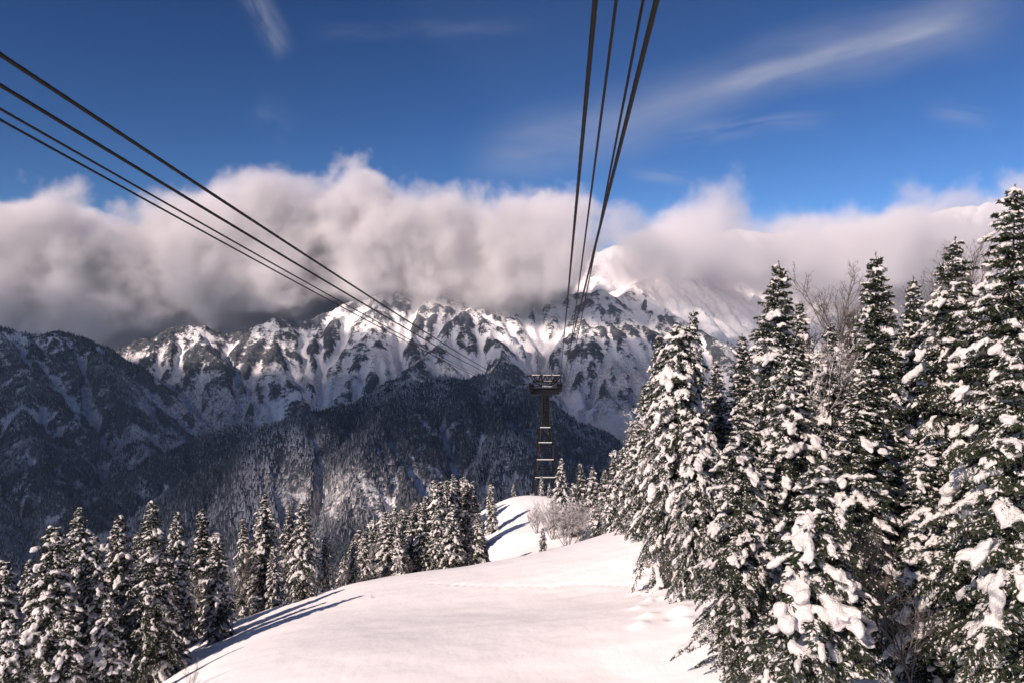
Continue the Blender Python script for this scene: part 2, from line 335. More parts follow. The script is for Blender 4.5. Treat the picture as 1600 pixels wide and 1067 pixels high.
def shade_deck():                           # unseen cloud deck, added and shaped to shade the far slopes
    ZC = 2600.; n = 170
    x = np.linspace(-8200, 800, n); y = np.linspace(-3600, 4600, n); Xs, Ys = np.meshgrid(x, y)
    tt = (ZC + 100) / SUN.z; gx, gy = Xs - SUN.x * tt, Ys - SUN.y * tt
    th = 330 + 420 * (fbm(Xs / 900, Ys / 900, 5, 203) - .5)
    u = gx / np.maximum(gy, 1)
    th = np.where(gy < 1500, 0, th) * np.clip((gy - 1500) / 400, 0, 1)
    th = th * (.95 + .8 * np.clip((4300 - gy) / 600, 0, 1)) * np.clip((.27 - u) / .10, 0, 1) * np.clip((5500 + 1100 * np.clip((.02 - u) / .3, 0, 1) - gy) / 500, 0, 1)
    th = th * (1 - .8 * np.clip((gy - 5300) / 500, 0, 1))
    for px, py, Yd, r in LIT:
        p = P(px, py, Yd); k = (ZC - p[2]) / SUN.z; cx, cy = p[0] + SUN.x * k, p[1] + SUN.y * k
        wq = (fbm(Xs / 350, Ys / 350, 4, 77) - .5) * r * .9
        d = np.hypot(Xs - cx, Ys - cy) + wq; th = th * np.clip((d - r) / (r * .6) , 0, 1)
    th = np.where(th < 12, 0, th); th[0] = th[-1] = 0; th[:, 0] = th[:, -1] = 0
    wv = 60 * (fbm(Xs / 500, Ys / 500, 3, 9) - .5)
    Vt = np.stack([Xs, Ys, ZC + wv + th * .6], -1).reshape(-1, 3); Vb = np.stack([Xs, Ys, ZC + wv - th * .4], -1).reshape(-1, 3)
    F = grid_faces(n, n); tf = th.ravel()[F].max(1) > 0; F = F[tf]
    m = bpy.data.materials.new('shade deck vapour'); m.use_nodes = True; t = NT(m.node_tree); t.n.clear()
    pv = t.new('ShaderNodeVolumePrincipled'); pv.inputs['Color'].default_value = (.97, .97, .98, 1); pv.inputs['Density'].default_value = .0037
    o = t.new('ShaderNodeOutputMaterial'); t.l.new(pv.outputs[0], o.inputs['Volume'])
    ob = mesh_from('shade_deck', np.concatenate([Vt, Vb]), np.concatenate([F, F[:, ::-1] + n * n]), m); ob['kind'] = 'stuff'
    ob['label'] = 'unseen deck of cloud added to shade the far slopes'
LIT = [(295, 545, 4750, 430), (430, 540, 4900, 130), (560, 500, 5300, 360), (900, 520, 5200, 250), (937, 455, 5650, 200), (640, 560, 4300, 90), (540, 745, 2350, 260), (770, 520, 5000, 120)]  # gaps cut in the added deck so these spots stay sunlit
shade_deck()


def far_forest():                            # the woods on the far slopes: a small spire for every tree
    X, Y, H, cover, bare, rock = FT; rng = np.random.default_rng(8)
    wgt = np.clip(cover - .12, 0, 1) * np.where(X / Y < -.45, np.clip((4700 - Y) / 500, 0, 1), np.clip((3900 - Y) / 250, .06, 1) * (Y < 4700)) * (Y > 1500) * (1 - rock) * (H > -1000) * (Y / 3000) ** 1.2 * (np.abs(X / Y) < .74)
    clump = fbm(X / 55, Y / 55, 3, 501); wgt = wgt * np.clip((clump - .28) * 3, .1, 1); wgt = wgt.ravel(); idx = rng.choice(len(wgt), 150000, p=wgt / wgt.sum())
    n = len(idx); dy = np.gradient(Y[:, 0])[idx // Y.shape[1]]; x = X.ravel()[idx]; y = Y.ravel()[idx]
    jx = rng.uniform(-1, 1, n); x2 = x + jx * 3.5; z = H.ravel()[idx] - 2.0
    h = rng.uniform(8, 17, n) * np.where(rng.random(n) < .3, .6, 1); rd = h * rng.uniform(.15, .24, n)
    k = 4; an = rng.uniform(0, 6.28, n)[:, None] + np.arange(k)[None] * 6.283 / k
    base = np.stack([x2[:, None] + rd[:, None] * np.cos(an), y[:, None] + rd[:, None] * np.sin(an), np.repeat(z[:, None] + 1.5, k, 1)], -1)
    top = np.stack([x2 + rng.normal(0, .3, n), y, z + h + 1.5], -1)[:, None]
    V = np.concatenate([base, top], 1).reshape(-1, 3); b = (np.arange(n) * (k + 1))[:, None]; j = np.arange(k)
    F = np.stack([b + j, b + (j + 1) % k, np.broadcast_to(b + k, (n, k))], -1).reshape(-1, 3)
    cl = fbm(x / 240, y / 240, 4, 77); fz = P(545, 735, 2380); fr = .6 * np.exp(-(((x - fz[0]) / 300) ** 2 + ((y - fz[1]) / 260) ** 2)) * rng.random(n) + np.clip((cl - .47) * 3, 0, .7) + rng.random(n) ** 4 * .55
    m, t, bb = newmat('far woods'); a = t.new('ShaderNodeAttribute'); a.attribute_name = 'frost'
    t.put(bb.inputs['Base Color'], t.mix(a.outputs['Fac'], (.016, .022, .026), (.46, .45, .48))); bb.inputs['Roughness'].default_value = .9; bb.inputs['Specular IOR Level'].default_value = .1
    ob = mesh_from('distant_forest', V, F, m, {'frost': np.repeat(np.clip(fr, 0, 1), k + 1)}, smooth=False); ob['kind'] = 'stuff'; ob['label'] = 'dark frosted woods covering the far slopes'
far_forest()

# ------------------------------------------------------------------ near ground
CP = [P(*p) for p in [
    (-200, 1500, 45), (0, 1300, 50), (130, 1180, 52), (260, 1067, 46), (400, 1067, 44), (700, 1067, 42), (950, 1067, 41), (1080, 1067, 40), (500, 1250, 30), (900, 1250, 30), (1200, 1250, 28),
    (300, 1058, 51), (350, 1016, 59), (420, 979, 71), (480, 944, 84), (560, 905, 92), (640, 893, 98), (720, 886, 101), (780, 876, 103), (850, 861, 106), (930, 838, 108), (1000, 815, 108), (1050, 812, 92),
    (600, 960, 68), (750, 950, 68), (900, 940, 66), (1030, 930, 62), (1060, 850, 76), (1120, 960, 46), (1180, 1010, 38),
    (-100, 1120, 80), (80, 1080, 78), (180, 1060, 80), (275, 1030, 78), (330, 990, 82), (390, 960, 92), (445, 940, 103), (520, 935, 118), (600, 925, 128), (690, 910, 132), (760, 886, 140),
    (-300, 1250, 120), (0, 1150, 120), (200, 1100, 125), (400, 1030, 135), (560, 985, 150), (640, 945, 165),
    (810, 868, 140), (850, 857, 142), (900, 862, 140), (960, 855, 138), (1010, 835, 136), (780, 830, 160), (830, 812, 168), (880, 815, 170), (770, 790, 188), (800, 768, 200), (850, 772, 200), (900, 780, 200),
    (700, 830, 200), (600, 890, 200), (960, 770, 190), (1020, 760, 180), (800, 815, 240), (900, 815, 240), (700, 880, 250), (1000, 790, 240), (560, 960, 240),
    (1150, 760, 90), (1250, 740, 100), (1200, 900, 55), (1300, 930, 48), (1400, 960, 42), (1450, 870, 55), (1550, 900, 46), (1600, 1000, 36), (1300, 720, 120), (1500, 700, 100), (1600, 1250, 24), (1400, 1180, 30), (1300, 640, 200), (1600, 620, 160)]]
CP = np.array(CP)
def _rbf():
    A = CP[:, :2] / 50.0; n = len(A); r = np.hypot(A[:, None, 0] - A[None, :, 0], A[:, None, 1] - A[None, :, 1])
    K = r.copy(); K[np.diag_indices(n)] = -.03
    M = np.zeros((n + 3, n + 3)); M[:n, :n] = K; M[:n, n] = 1; M[:n, n + 1:] = A; M[n, :n] = 1; M[n + 1:, :n] = A.T
    sol = np.linalg.solve(M, np.concatenate([CP[:, 2], [0, 0, 0]])); return A, sol
_A, _S = _rbf()
def ground(x, y):
    x = np.asarray(x, float); y = np.asarray(y, float); sh = x.shape; x = x.ravel(); y = y.ravel()
    xc = np.clip(x, -95, 95); yc = np.clip(y, 22, 238); n = len(_A); z = np.empty_like(x)
    for i in range(0, len(x), 40000):
        a = xc[i:i + 40000] / 50; b = yc[i:i + 40000] / 50
        z[i:i + 40000] = np.sqrt((a[:, None] - _A[None, :, 0]) ** 2 + (b[:, None] - _A[None, :, 1]) ** 2 + .004) @ _S[:n] + _S[n] + _S[n + 1] * a + _S[n + 2] * b
    dl = np.clip(xc - x, 0, None); df = np.clip(y - yc, 0, None); dr = np.clip(x - xc, 0, None); dn = np.clip(yc - y, 0, None)
    z = z - .62 * dl - .66 * df - .05 * dr + .2 * dn
    z += .35 * (fbm(x / 9, y / 7, 3, 301) - .5) + .09 * (fbm(x / 2.2, y / 1.6, 3, 311) - .5)
    return np.maximum(z, -1150).reshape(sh)
def gz(x, y): return float(ground(np.array([x]), np.array([y]))[0])
def near_terrain():
    def axis(segs):
        o = []
        for a, b, st in segs: o.append(np.arange(a, b, st))
        return np.concatenate(o)
    xs = axis([(-2400, -300, 60), (-300, -90, 6), (-90, -36, .8), (-36, 34, .3), (34, 100, 1.), (100, 300, 8), (300, 2401, 60)])
    ys = axis([(-60, 24, 4), (24, 34, .6), (34, 112, .3), (112, 240, .7), (240, 420, 5), (420, 1900, 30)])
    X, Y = np.meshgrid(xs, ys); Z = ground(X, Y)
    # a line of old footprints and lumps of fallen snow
    rr = random.Random(3); nf = 27
    for i in range(nf):
        f = i / (nf - 1); px = 668 + 330 * f; py = 910 + 3 * math.sin(f * 5) + 7 * f
        x, y = None, None
        for Yd in np.arange(60, 108, .5):
            q = P(px, py, Yd)
            if gz(q[0], q[1]) >= q[2]: x, y = q[0], q[1]; break
        if x is None: continue
        y += .22 * (-1) ** i + rr.gauss(0, .12)
        S = (slice(*np.searchsorted(ys, [y - 1.5, y + 1.5])), slice(*np.searchsorted(xs, [x - 1.5, x + 1.5])))
        d = np.hypot((X[S] - x) / .26, (Y[S] - y) / .40); Z[S] -= .17 * np.exp(-d ** 2) * rr.uniform(.5, 1.1)
    for i in range(34):
        px, py, Yd = rr.uniform(990, 1075), rr.uniform(850, 1000), rr.uniform(48, 80)
        x = (px - 800) / FPX * Yd; y = Yd; r = rr.uniform(.25, .6)
        S = (slice(*np.searchsorted(ys, [y - 3, y + 3])), slice(*np.searchsorted(xs, [x - 3, x + 3])))
        d = np.hypot((X[S] - x) / r, (Y[S] - y) / r / 1.3); Z[S] += rr.choice([-.3, .22, .28]) * np.exp(-d ** 2)
    m, t, b = newmat('powder snow')
    g = t.new('ShaderNodeNewGeometry'); pos = g.outputs['Position']
    nn = t.noise(t.vmath('MULTIPLY', pos, (1, .6, 1)), .35, 4, .55); n2 = t.noise(pos, 9, 3, .6)
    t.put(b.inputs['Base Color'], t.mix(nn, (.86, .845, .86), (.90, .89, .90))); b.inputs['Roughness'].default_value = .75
    b.inputs['Specular IOR Level'].default_value = .2
    bp = t.new('ShaderNodeBump'); bp.inputs['Strength'].default_value = .4; bp.inputs['Distance'].default_value = .35
    t.put(bp.inputs['Height'], t.math('ADD', nn, t.math('MULTIPLY', n2, .012))); t.l.new(bp.outputs[0], b.inputs['Normal'])
    ob = mesh_from('snow_ground', np.stack([X, Y, Z], -1).reshape(-1, 3), grid_faces(*X.shape), m); ob['kind'] = 'structure'
near_terrain()

# ------------------------------------------------------------------ materials of trees
def mats():
    M = {}
    m, t, b = newmat('fir needles')
    a = t.new('ShaderNodeAttribute'); a.attribute_name = 'frost'
    g = t.new('ShaderNodeTexCoord'); n = t.noise(g.outputs['Object'], 1.2, 3)
    col = t.mix(n, (.016, .026, .016), (.040, .048, .024)); t.put(b.inputs['Base Color'], t.mix(a.outputs['Fac'], col, (.72, .72, .76)))
    b.inputs['Roughness'].default_value = .7; b.inputs['Specular IOR Level'].default_value = .25; M['needle'] = m
    m, t, b = newmat('fir bark')
    g = t.new('ShaderNodeTexCoord'); n = t.noise(t.vmath('MULTIPLY', g.outputs['Object'], (1, 1, .3)), 7, 4)
    t.put(b.inputs['Base Color'], t.mix(n, (.045, .035, .03), (.13, .11, .10))); b.inputs['Roughness'].default_value = .9; M['bark'] = m
    m, t, b = newmat('clinging snow')
    g = t.new('ShaderNodeTexCoord'); n = t.noise(g.outputs['Object'], 2.5, 4, .6)
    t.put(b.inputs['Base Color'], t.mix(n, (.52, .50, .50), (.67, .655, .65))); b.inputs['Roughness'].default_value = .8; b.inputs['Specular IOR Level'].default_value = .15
    bp = t.new('ShaderNodeBump'); bp.inputs['Strength'].default_value = .9; bp.inputs['Distance'].default_value = .16
    t.put(bp.inputs['Height'], t.noise(g.outputs['Object'], 6, 4, .6)); t.l.new(bp.outputs[0], b.inputs['Normal']); M['snow'] = m
    m, t, b = newmat('bare twigs')
    g = t.new('ShaderNodeTexCoord'); n = t.noise(g.outputs['Object'], 1.5, 3)
    t.put(b.inputs['Base Color'], t.mix(n, (.07, .058, .052), (.17, .15, .14))); b.inputs['Roughness'].default_value = .85; M['twig'] = m
    m, t, b = newmat('frosted twigs')
    g = t.new('ShaderNodeTexCoord'); n = t.ramp(t.noise(g.outputs['Object'], 2.2, 4, .7), .42, .58)
    t.put(b.inputs['Base Color'], t.mix(n, (.13, .115, .11), (.70, .69, .71))); b.inputs['Roughness'].default_value = .85; M['frosttwig'] = m
    return M
M = mats()

def ico(sub):
    import bmesh
    bm = bmesh.new(); bmesh.ops.create_icosphere(bm, subdivisions=sub, radius=1.0)
    V = np.array([v.co[:] for v in bm.verts]); F = np.array([[v.index for v in f.verts] for f in bm.faces]); bm.free(); return V, F
ICO2 = ico(2); ICO1 = ico(1)
OCT = (np.array([(1, 0, 0), (-1, 0, 0), (0, 1, 0), (0, -1, 0), (0, 0, 1), (0, 0, -1)], float), np.array([(0, 2, 4), (2, 1, 4), (1, 3, 4), (3, 0, 4), (2, 0, 5), (1, 2, 5), (3, 1, 5), (0, 3, 5)]))
def norm(a): return a / (np.linalg.norm(a, axis=-1, keepdims=True) + 1e-9)
def lumps(tmpl, cen, ax, sz, jit=0., rng=None):   # many ellipsoids: centre, long axis, (half length, half width, half height)
    V, F = tmpl; n = len(cen); ax = norm(ax); up = np.array([0, 0, 1.])
    sd = norm(np.cross(up, ax) + 1e-6); nu = np.cross(ax, sd)
    B = V[None] * (1 + (rng.normal(0, jit, (n, len(V), 1)) if jit else 0))
    W = cen[:, None] + ax[:, None] * (B[..., 0:1] * sz[:, None, 0:1]) + sd[:, None] * (B[..., 1:2] * sz[:, None, 1:2]) + nu[:, None] * (B[..., 2:3] * sz[:, None, 2:3])
    return W.reshape(-1, 3), (F[None] + (np.arange(n) * len(V))[:, None, None]).reshape(-1, 3)
def tubes(p, q, r0, r1, k=3):               # many tapered prisms
    n = len(p); d = norm(q - p); s = norm(np.cross(d, np.array([.3, .2, .9])) + 1e-6); u = np.cross(d, s)
    an = np.arange(k) * 2 * math.pi / k; ring = np.cos(an)[None, :, None] * s[:, None] + np.sin(an)[None, :, None] * u[:, None]
    V = np.concatenate([p[:, None] + ring * r0[:, None, None], q[:, None] + ring * r1[:, None, None]], 1).reshape(-1, 3)
    b = (np.arange(n) * 2 * k)[:, None]; j = np.arange(k); j2 = (j + 1) % k
    F = np.stack([b + j, b + j2, b + k + j2, b + k + j], -1).reshape(-1, 4); return V, F
def remesh(V, F, vox, smooth_n):
    me = bpy.data.meshes.new('tmp'); me.from_pydata([tuple(v) for v in V.tolist()], [], F.tolist())
    ob = bpy.data.objects.new('tmp', me); C.objects.link(ob)
    r = ob.modifiers.new('r', 'REMESH'); r.mode = 'VOXEL'; r.voxel_size = vox; r.use_smooth_shade = True
    s = ob.modifiers.new('s', 'SMOOTH'); s.iterations = smooth_n; s.factor = .5
    dg = bpy.context.evaluated_depsgraph_get(); ev = ob.evaluated_get(dg); out = bpy.data.meshes.new_from_object(ev)
    n = len(out.vertices); W = np.empty(n * 3, np.float32); out.vertices.foreach_get('co', W)
    Fq = np.empty(len(out.loops), np.int32); out.loops.foreach_get('vertex_index', Fq)
    tot = np.empty(len(out.polygons), np.int32); out.polygons.foreach_get('loop_total', tot); assert (tot == 4).all()
    bpy.data.objects.remove(ob); bpy.data.meshes.remove(me); bpy.data.meshes.remove(out)
    return W.reshape(-1, 3), Fq.reshape(-1, 4)

def make_fir(seed, H, Rb, load=1.0, taper=.8, low=.05, bare=0.):
    rng = np.random.default_rng(seed)
    root = bpy.data.objects.new('fir_tree', None); root.empty_display_size = .5; C.objects.link(root)
    # trunk: gently bent tapered tube
    nz = 14; zz = np.linspace(-.6, H * .985, nz); bend = np.cumsum(rng.normal(0, .03, (nz, 2)), 0)
    def axis_at(z): return np.stack([np.interp(z, zz, bend[:, 0]), np.interp(z, zz, bend[:, 1]), z], -1)
    r = np.interp(zz, [0, H], [.012 * H + .04, .012]); an = np.arange(8) * math.pi / 4
    Vt = np.concatenate([axis_at(np.full(8, z)) + np.stack([np.cos(an) * rr, np.sin(an) * rr, 0 * an], -1) for z, rr in zip(zz, r)])
    Ft = np.array([[i * 8 + j, i * 8 + (j + 1) % 8, (i + 1) * 8 + (j + 1) % 8, (i + 1) * 8 + j] for i in range(nz - 1) for j in range(8)])
    mesh_from('trunk', Vt, Ft, M['bark'], parent=root)
    BL = []; BF = []; SC = []; SA = []; SS = []; CC = []; CA = []; CS = []; bo_p = []; bo_q = []; bo_r = []
    z = H * low
    sect = rng.uniform(0, 6.28)
    while z < H - .25:
        f = z / H; n = int(rng.integers(5, 8)) if f < .85 else int(rng.integers(4, 6)); ph0 = rng.uniform(0, 6.28)
        for i in range(n):
            ph = ph0 + i * 6.283 / n + rng.normal(0, .18); zb = z + rng.normal(0, .10)
            L = (Rb * (1 - f) ** taper * (1.0 if f > .12 else .6 + f * 3.3) + .16) * rng.uniform(.55, 1.18) * (1 + .16 * math.sin(3 * ph + sect + z * .9) * (1 - f))
            if rng.random() < bare: continue
            a = .18 + .35 * f + rng.normal(0, .08); bq = (.72 - .45 * f) * load * rng.uniform(.7, 1.3)
            rd = np.array([math.cos(ph), math.sin(ph), 0]); q = np.array([-rd[1], rd[0], 0]); b0 = axis_at(np.array([zb]))[0]
            kink = rng.normal(0, .12)
            def cur(s): s = s[:, None]; return b0 + rd * (L * s * (1 - .14 * bq * s)) + q * (L * kink * s * s) + np.array([0, 0, 1.]) * (L * (a * s - bq * s * s))
            def tan(s): s = s[:, None]; return norm(rd * (1 - .28 * bq * s) + q * (2 * kink * s) + np.array([0, 0, 1.]) * (a - 2 * bq * s))
            ss = np.linspace(0, 1, 5); pc = cur(ss); bo_p.append(pc[:-1]); bo_q.append(pc[1:]); bo_r.append(np.linspace(.012 + .009 * L, .008, 5)[:-1])
            # twigs
            nt = int(L / .105) + 3; s = np.repeat(np.linspace(.10, 1, nt), 2); sg = np.tile([1., -1.], nt)
            td = norm(tan(s) * rng.uniform(.5, .8, (2 * nt, 1)) + q * sg[:, None] * .85 + np.array([0, 0, -1.]) * rng.uniform(0, .45, (2 * nt, 1)))
            tl = np.minimum(.75, .42 * L * (1.05 - s) + .13) * rng.uniform(.6, 1.15, 2 * nt); tp = cur(s)
            m = 4; u = (np.arange(m) + .5) / m
            bp = tp[:, None] + td[:, None] * (tl[:, None, None] * u[None, :, None]); bp = bp.reshape(-1, 3)
            bp[:, 2] -= (np.repeat(tl, m) * np.tile(u, 2 * nt)) ** 2 * .35
            bd = np.repeat(td, m, 0); k = 3
            bp = np.repeat(bp, k, 0); bd = norm(np.repeat(bd, k, 0) + rng.normal(0, .42, (len(bp), 3)) + np.array([0, 0, -.12]))
            bl = rng.uniform(.10, .19, len(bp))[:, None] * (.75 + .25 * min(1, L)); sv = norm(np.cross(bd, rng.normal(0, 1, (len(bp), 3)))) * rng.uniform(.016, .03, (len(bp), 1))
            quad = np.stack([bp - bd * .03, bp + bd * bl * .45 + sv, bp + bd * bl, bp + bd * bl * .45 - sv], 1)
            fr = (rng.random(len(bp)) < .05).astype(float) * rng.uniform(.4, 1, len(bp))
            BL.append(quad.reshape(-1, 3)); BF.append(np.repeat(fr, 4))
            # small snow caps riding the twigs
            pk = rng.random(2 * nt) < .27 * load ** .5
            if pk.any():
                uu = rng.uniform(.35, .95, (pk.sum(), 1)); c = tp[pk] + td[pk] * tl[pk, None] * uu; c[:, 2] += .025 - (tl[pk] * uu[:, 0]) ** 2 * .35
                CC.append(c); CA.append(td[pk] + np.array([0, 0, -.25])); CS.append(np.stack([rng.uniform(.07, .19, pk.sum()), rng.uniform(.04, .085, pk.sum()), rng.uniform(.03, .06, pk.sum())], -1))
            # heavy snow lying on the bough
            if rng.random() < .66 * load and L > .3:
                kk = int(rng.integers(1, 3 + int(L > 1.2) + 2 * int(L > 2))); big = 1 + (rng.random() < .11) * rng.uniform(.4, .9)
                s = np.sort(rng.uniform(.30, 1.02, kk)); c = cur(s) + q * (rng.normal(0, .16, (kk, 1)) * L * (1.2 - s[:, None])); sz = np.stack([rng.uniform(.18, .45, kk), rng.uniform(.11, .22, kk), rng.uniform(.10, .18, kk)], -1) * (.55 + .45 * min(1.5, L)) * big
                c[:, 2] += sz[:, 2] * .55
                SC.append(c); SA.append(tan(s) + rng.normal(0, .12, (kk, 3)) + np.array([0, 0, -.65]) * s[:, None]); SS.append(sz)
                if kk > 1:                      # bridge between neighbours
                    c2 = (c[1:] + c[:-1]) / 2; d2 = c[1:] - c[:-1]; l2 = np.linalg.norm(d2, axis=1)
                    SC.append(c2); SA.append(d2); SS.append(np.stack([l2 * .5 + .02, sz[1:, 1] * .7, sz[1:, 2] * .7], -1))
        z += (.20 + .22 * (1 - f)) * rng.uniform(.75, 1.25) * (H / 15) ** .4
    # leader
    tpz = np.linspace(H - .9, H - .05, 9); tp = axis_at(tpz)
    for kx in range(4):
        d = norm(rng.normal(0, .45, (9, 3)) + np.array([0, 0, .8])); sv = norm(np.cross(d, rng.normal(0, 1, (9, 3)))) * .02
        BL.append(np.stack([tp, tp + d * .07 + sv, tp + d * .17, tp + d * .07 - sv], 1).reshape(-1, 3)); BF.append(np.zeros(36))
    V = np.concatenate(BL); nq = len(V) // 4; F = np.arange(nq * 4).reshape(-1, 4); fr = np.concatenate(BF)
    pv, pf = tubes(np.concatenate(bo_p), np.concatenate(bo_q), np.concatenate(bo_r), np.concatenate(bo_r) * .8)
    mesh_from('crown', np.concatenate([V, pv]), np.concatenate([F, pf + len(V)]), M['needle'], {'frost': np.concatenate([fr, np.zeros(len(pv))])}, parent=root, smooth=False)
    sc_, sa_, ss_ = np.concatenate(SC), np.concatenate(SA), np.concatenate(SS); nsub = 5
    sc_ = np.repeat(sc_, nsub, 0); sa_ = np.repeat(sa_, nsub, 0); ss_ = np.repeat(ss_, nsub, 0)
    off = rng.uniform(-1, 1, sc_.shape); axn = norm(sa_); sdn = norm(np.cross([0, 0, 1.], axn) + 1e-6)
    sc_ = sc_ + axn * (off[:, :1] * ss_[:, :1] * .85) + sdn * (off[:, 1:2] * ss_[:, 1:2] * .95); sc_[:, 2] -= np.abs(off[:, 1]) * ss_[:, 1] * .5 - off[:, 2] * .03
    ss_ = ss_ * rng.uniform(.38, .72, (len(ss_), 1)) * np.array([.85, 1.0, 1.0]); sa_ = axn + rng.normal(0, .3, sa_.shape)
    SV, SF = lumps(ICO2, sc_, sa_, ss_, .08, rng)
    SV, SF = remesh(SV, SF, .068, 4)
    SV = SV + .085 * np.stack([fbm(SV[:, 0] * 5 + k, SV[:, 2] * 5 + SV[:, 1] * 4.1, 3, 400 + k) - .5 for k in range(3)], -1)
    cv, cf = lumps(OCT, np.concatenate(CC), np.concatenate(CA), np.concatenate(CS), .12, rng)
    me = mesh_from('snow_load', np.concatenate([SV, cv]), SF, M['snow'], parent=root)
    # add the triangular caps to the same mesh
    d = me.data; nl, npol = len(d.loops), len(d.polygons)
    cf = cf + len(SV); d.loops.add(cf.size); d.polygons.add(len(cf))
    vi = np.concatenate([SF.ravel(), cf.ravel()]).astype(np.int32); d.loops.foreach_set('vertex_index', vi)
    ls = np.concatenate([np.arange(0, SF.size, 4), SF.size + np.arange(0, cf.size, 3)]).astype(np.int32); d.polygons.foreach_set('loop_start', ls)
    d.polygons.foreach_set('loop_total', np.concatenate([np.full(len(SF), 4), np.full(len(cf), 3)]).astype(np.int32))
    d.polygons.foreach_set('use_smooth', np.ones(len(ls), bool)); d.update(calc_edges=True); d.validate()
    root['h'] = H; return root

def make_bare(seed, H, spread=.5, stems=1, mat='twig', dens=1.0, lv=4):
    rng = np.random.default_rng(seed); p = []; q = []; r0 = []; r1 = []
    def br(b, d, L, r, l):
        n = 5 if l == 0 else 3; pos = b; st = L / n; dd = d; pts = [b]
        for i in range(n):
            dd = norm(dd + rng.normal(0, .10 + .04 * l, 3) + np.array([0, 0, .06])); nx = pos + dd * st
            a, c = r * (1 - i / n * .7), r * (1 - (i + 1) / n * .7); p.append(pos); q.append(nx); r0.append(a); r1.append(c); pos = nx; pts.append(pos)
        if l >= lv: return
        nc = int(round((8, 6, 5, 3)[min(l, 3)] * dens * (2.2 if l == 0 and stems == 1 else 1)))
        for j in range(nc):
            f = rng.uniform(.30 if l == 0 else .15, 1); k = min(n - 1, int(f * n)); c = pts[k] + (pts[k + 1] - pts[k]) * (f * n - k)
            sd = norm(rng.normal(0, 1, 3)); sd = norm(sd - dd * sd.dot(dd)); ang = rng.uniform(.45, .95) * (1 if l else spread * 1.6)
            br(c, norm(dd * math.cos(ang) + sd * math.sin(ang) + np.array([0, 0, .15])), L * rng.uniform(.36, .58) * (1.15 - .5 * f), r * .5, l + 1)
    root = bpy.data.objects.new('bare_tree' if stems < 3 else 'bare_shrub', None); C.objects.link(root)
    for k in range(stems):
        d = norm(np.array([rng.normal(0, .06 if stems == 1 else spread), rng.normal(0, .06 if stems == 1 else spread), 1])); br(np.array([rng.normal(0, .1 * (stems > 1)), rng.normal(0, .1 * (stems > 1)), -.4]), d, H * .8 * rng.uniform(.7, 1.05 if stems > 1 else 1.0), max(.02, .0062 * H), 0)
    p, q, r0, r1 = map(np.array, (p, q, r0, r1)); r0 = np.maximum(r0, .006); r1 = np.maximum(r1, .005)
    big = r0 > .022 if stems < 3 else r0 > .014
    for nm, sel in (('trunk', big), ('twigs', ~big)):
        V, F = tubes(p[sel], q[sel], r0[sel], r1[sel], 3 if nm == 'twigs' else 5); mesh_from(nm, V, F, M['twig' if nm == 'trunk' else mat], parent=root)
    root['h'] = float(q[:, 2].max()); return root

def tag(o, label, cat, group=None):
    o['label'] = label; o['category'] = cat
    if group: o['group'] = group
used = set()
def place(proto, x, y, z, s, sw, rot, label, cat, group):
    if proto.name not in used:
        used.add(proto.name); o = proto
    else:
        o = proto.copy(); C.objects.link(o)
        for ch in [c for c in bpy.data.objects if c.parent == proto]:
            c = ch.copy(); C.objects.link(c); c.parent = o
    o.location = (x, y, z); o.scale = (s * sw, s * sw, s); o.rotation_euler = (rot[0], rot[1], rot[2])
    tag(o, label, cat, group); return o

# ------------------------------------------------------------------ trees
_zz = {}
FIR = [make_fir(11, 20, 4.3, .95), make_fir(12, 20, 3.9, 1.05, .75), make_fir(13, 18, 3.4, .75, .85), make_fir(14, 15, 3.1, 1.15, .7), make_fir(15, 15, 2.6, 1.0, .8), make_fir(16, 14, 2.3, 1.1, .75),
       make_fir(17, 12, 2.9, 1.2, .8), make_fir(18, 10, 1.9, 1.0, .8), make_fir(19, 17, 3.7, 1.5, .50)]
FH = [float(f['h']) for f in FIR]
trng = random.Random(21)
def fir_at(px, tip, Y, label, group, v=None, sw=1.0):
    x = (px - 800) / FPX * Y; z = gz(x, Y); h = (533 - tip) / FPX * Y - z
    if v is None: v = min(range(len(FIR) - 1), key=lambda k: abs(math.log(FH[k] / h)) + trng.random() * .25)
    s = h / FH[v]
    return place(FIR[v], x, Y, z - .1, s, sw * min(1.15, max(.85, s ** -.4)) * trng.uniform(.94, 1.08), (trng.gauss(0, .012), trng.gauss(0, .012), trng.uniform(0, 6.28)), label, 'fir tree', group)
G = 'snow laden firs of the right hand slope'
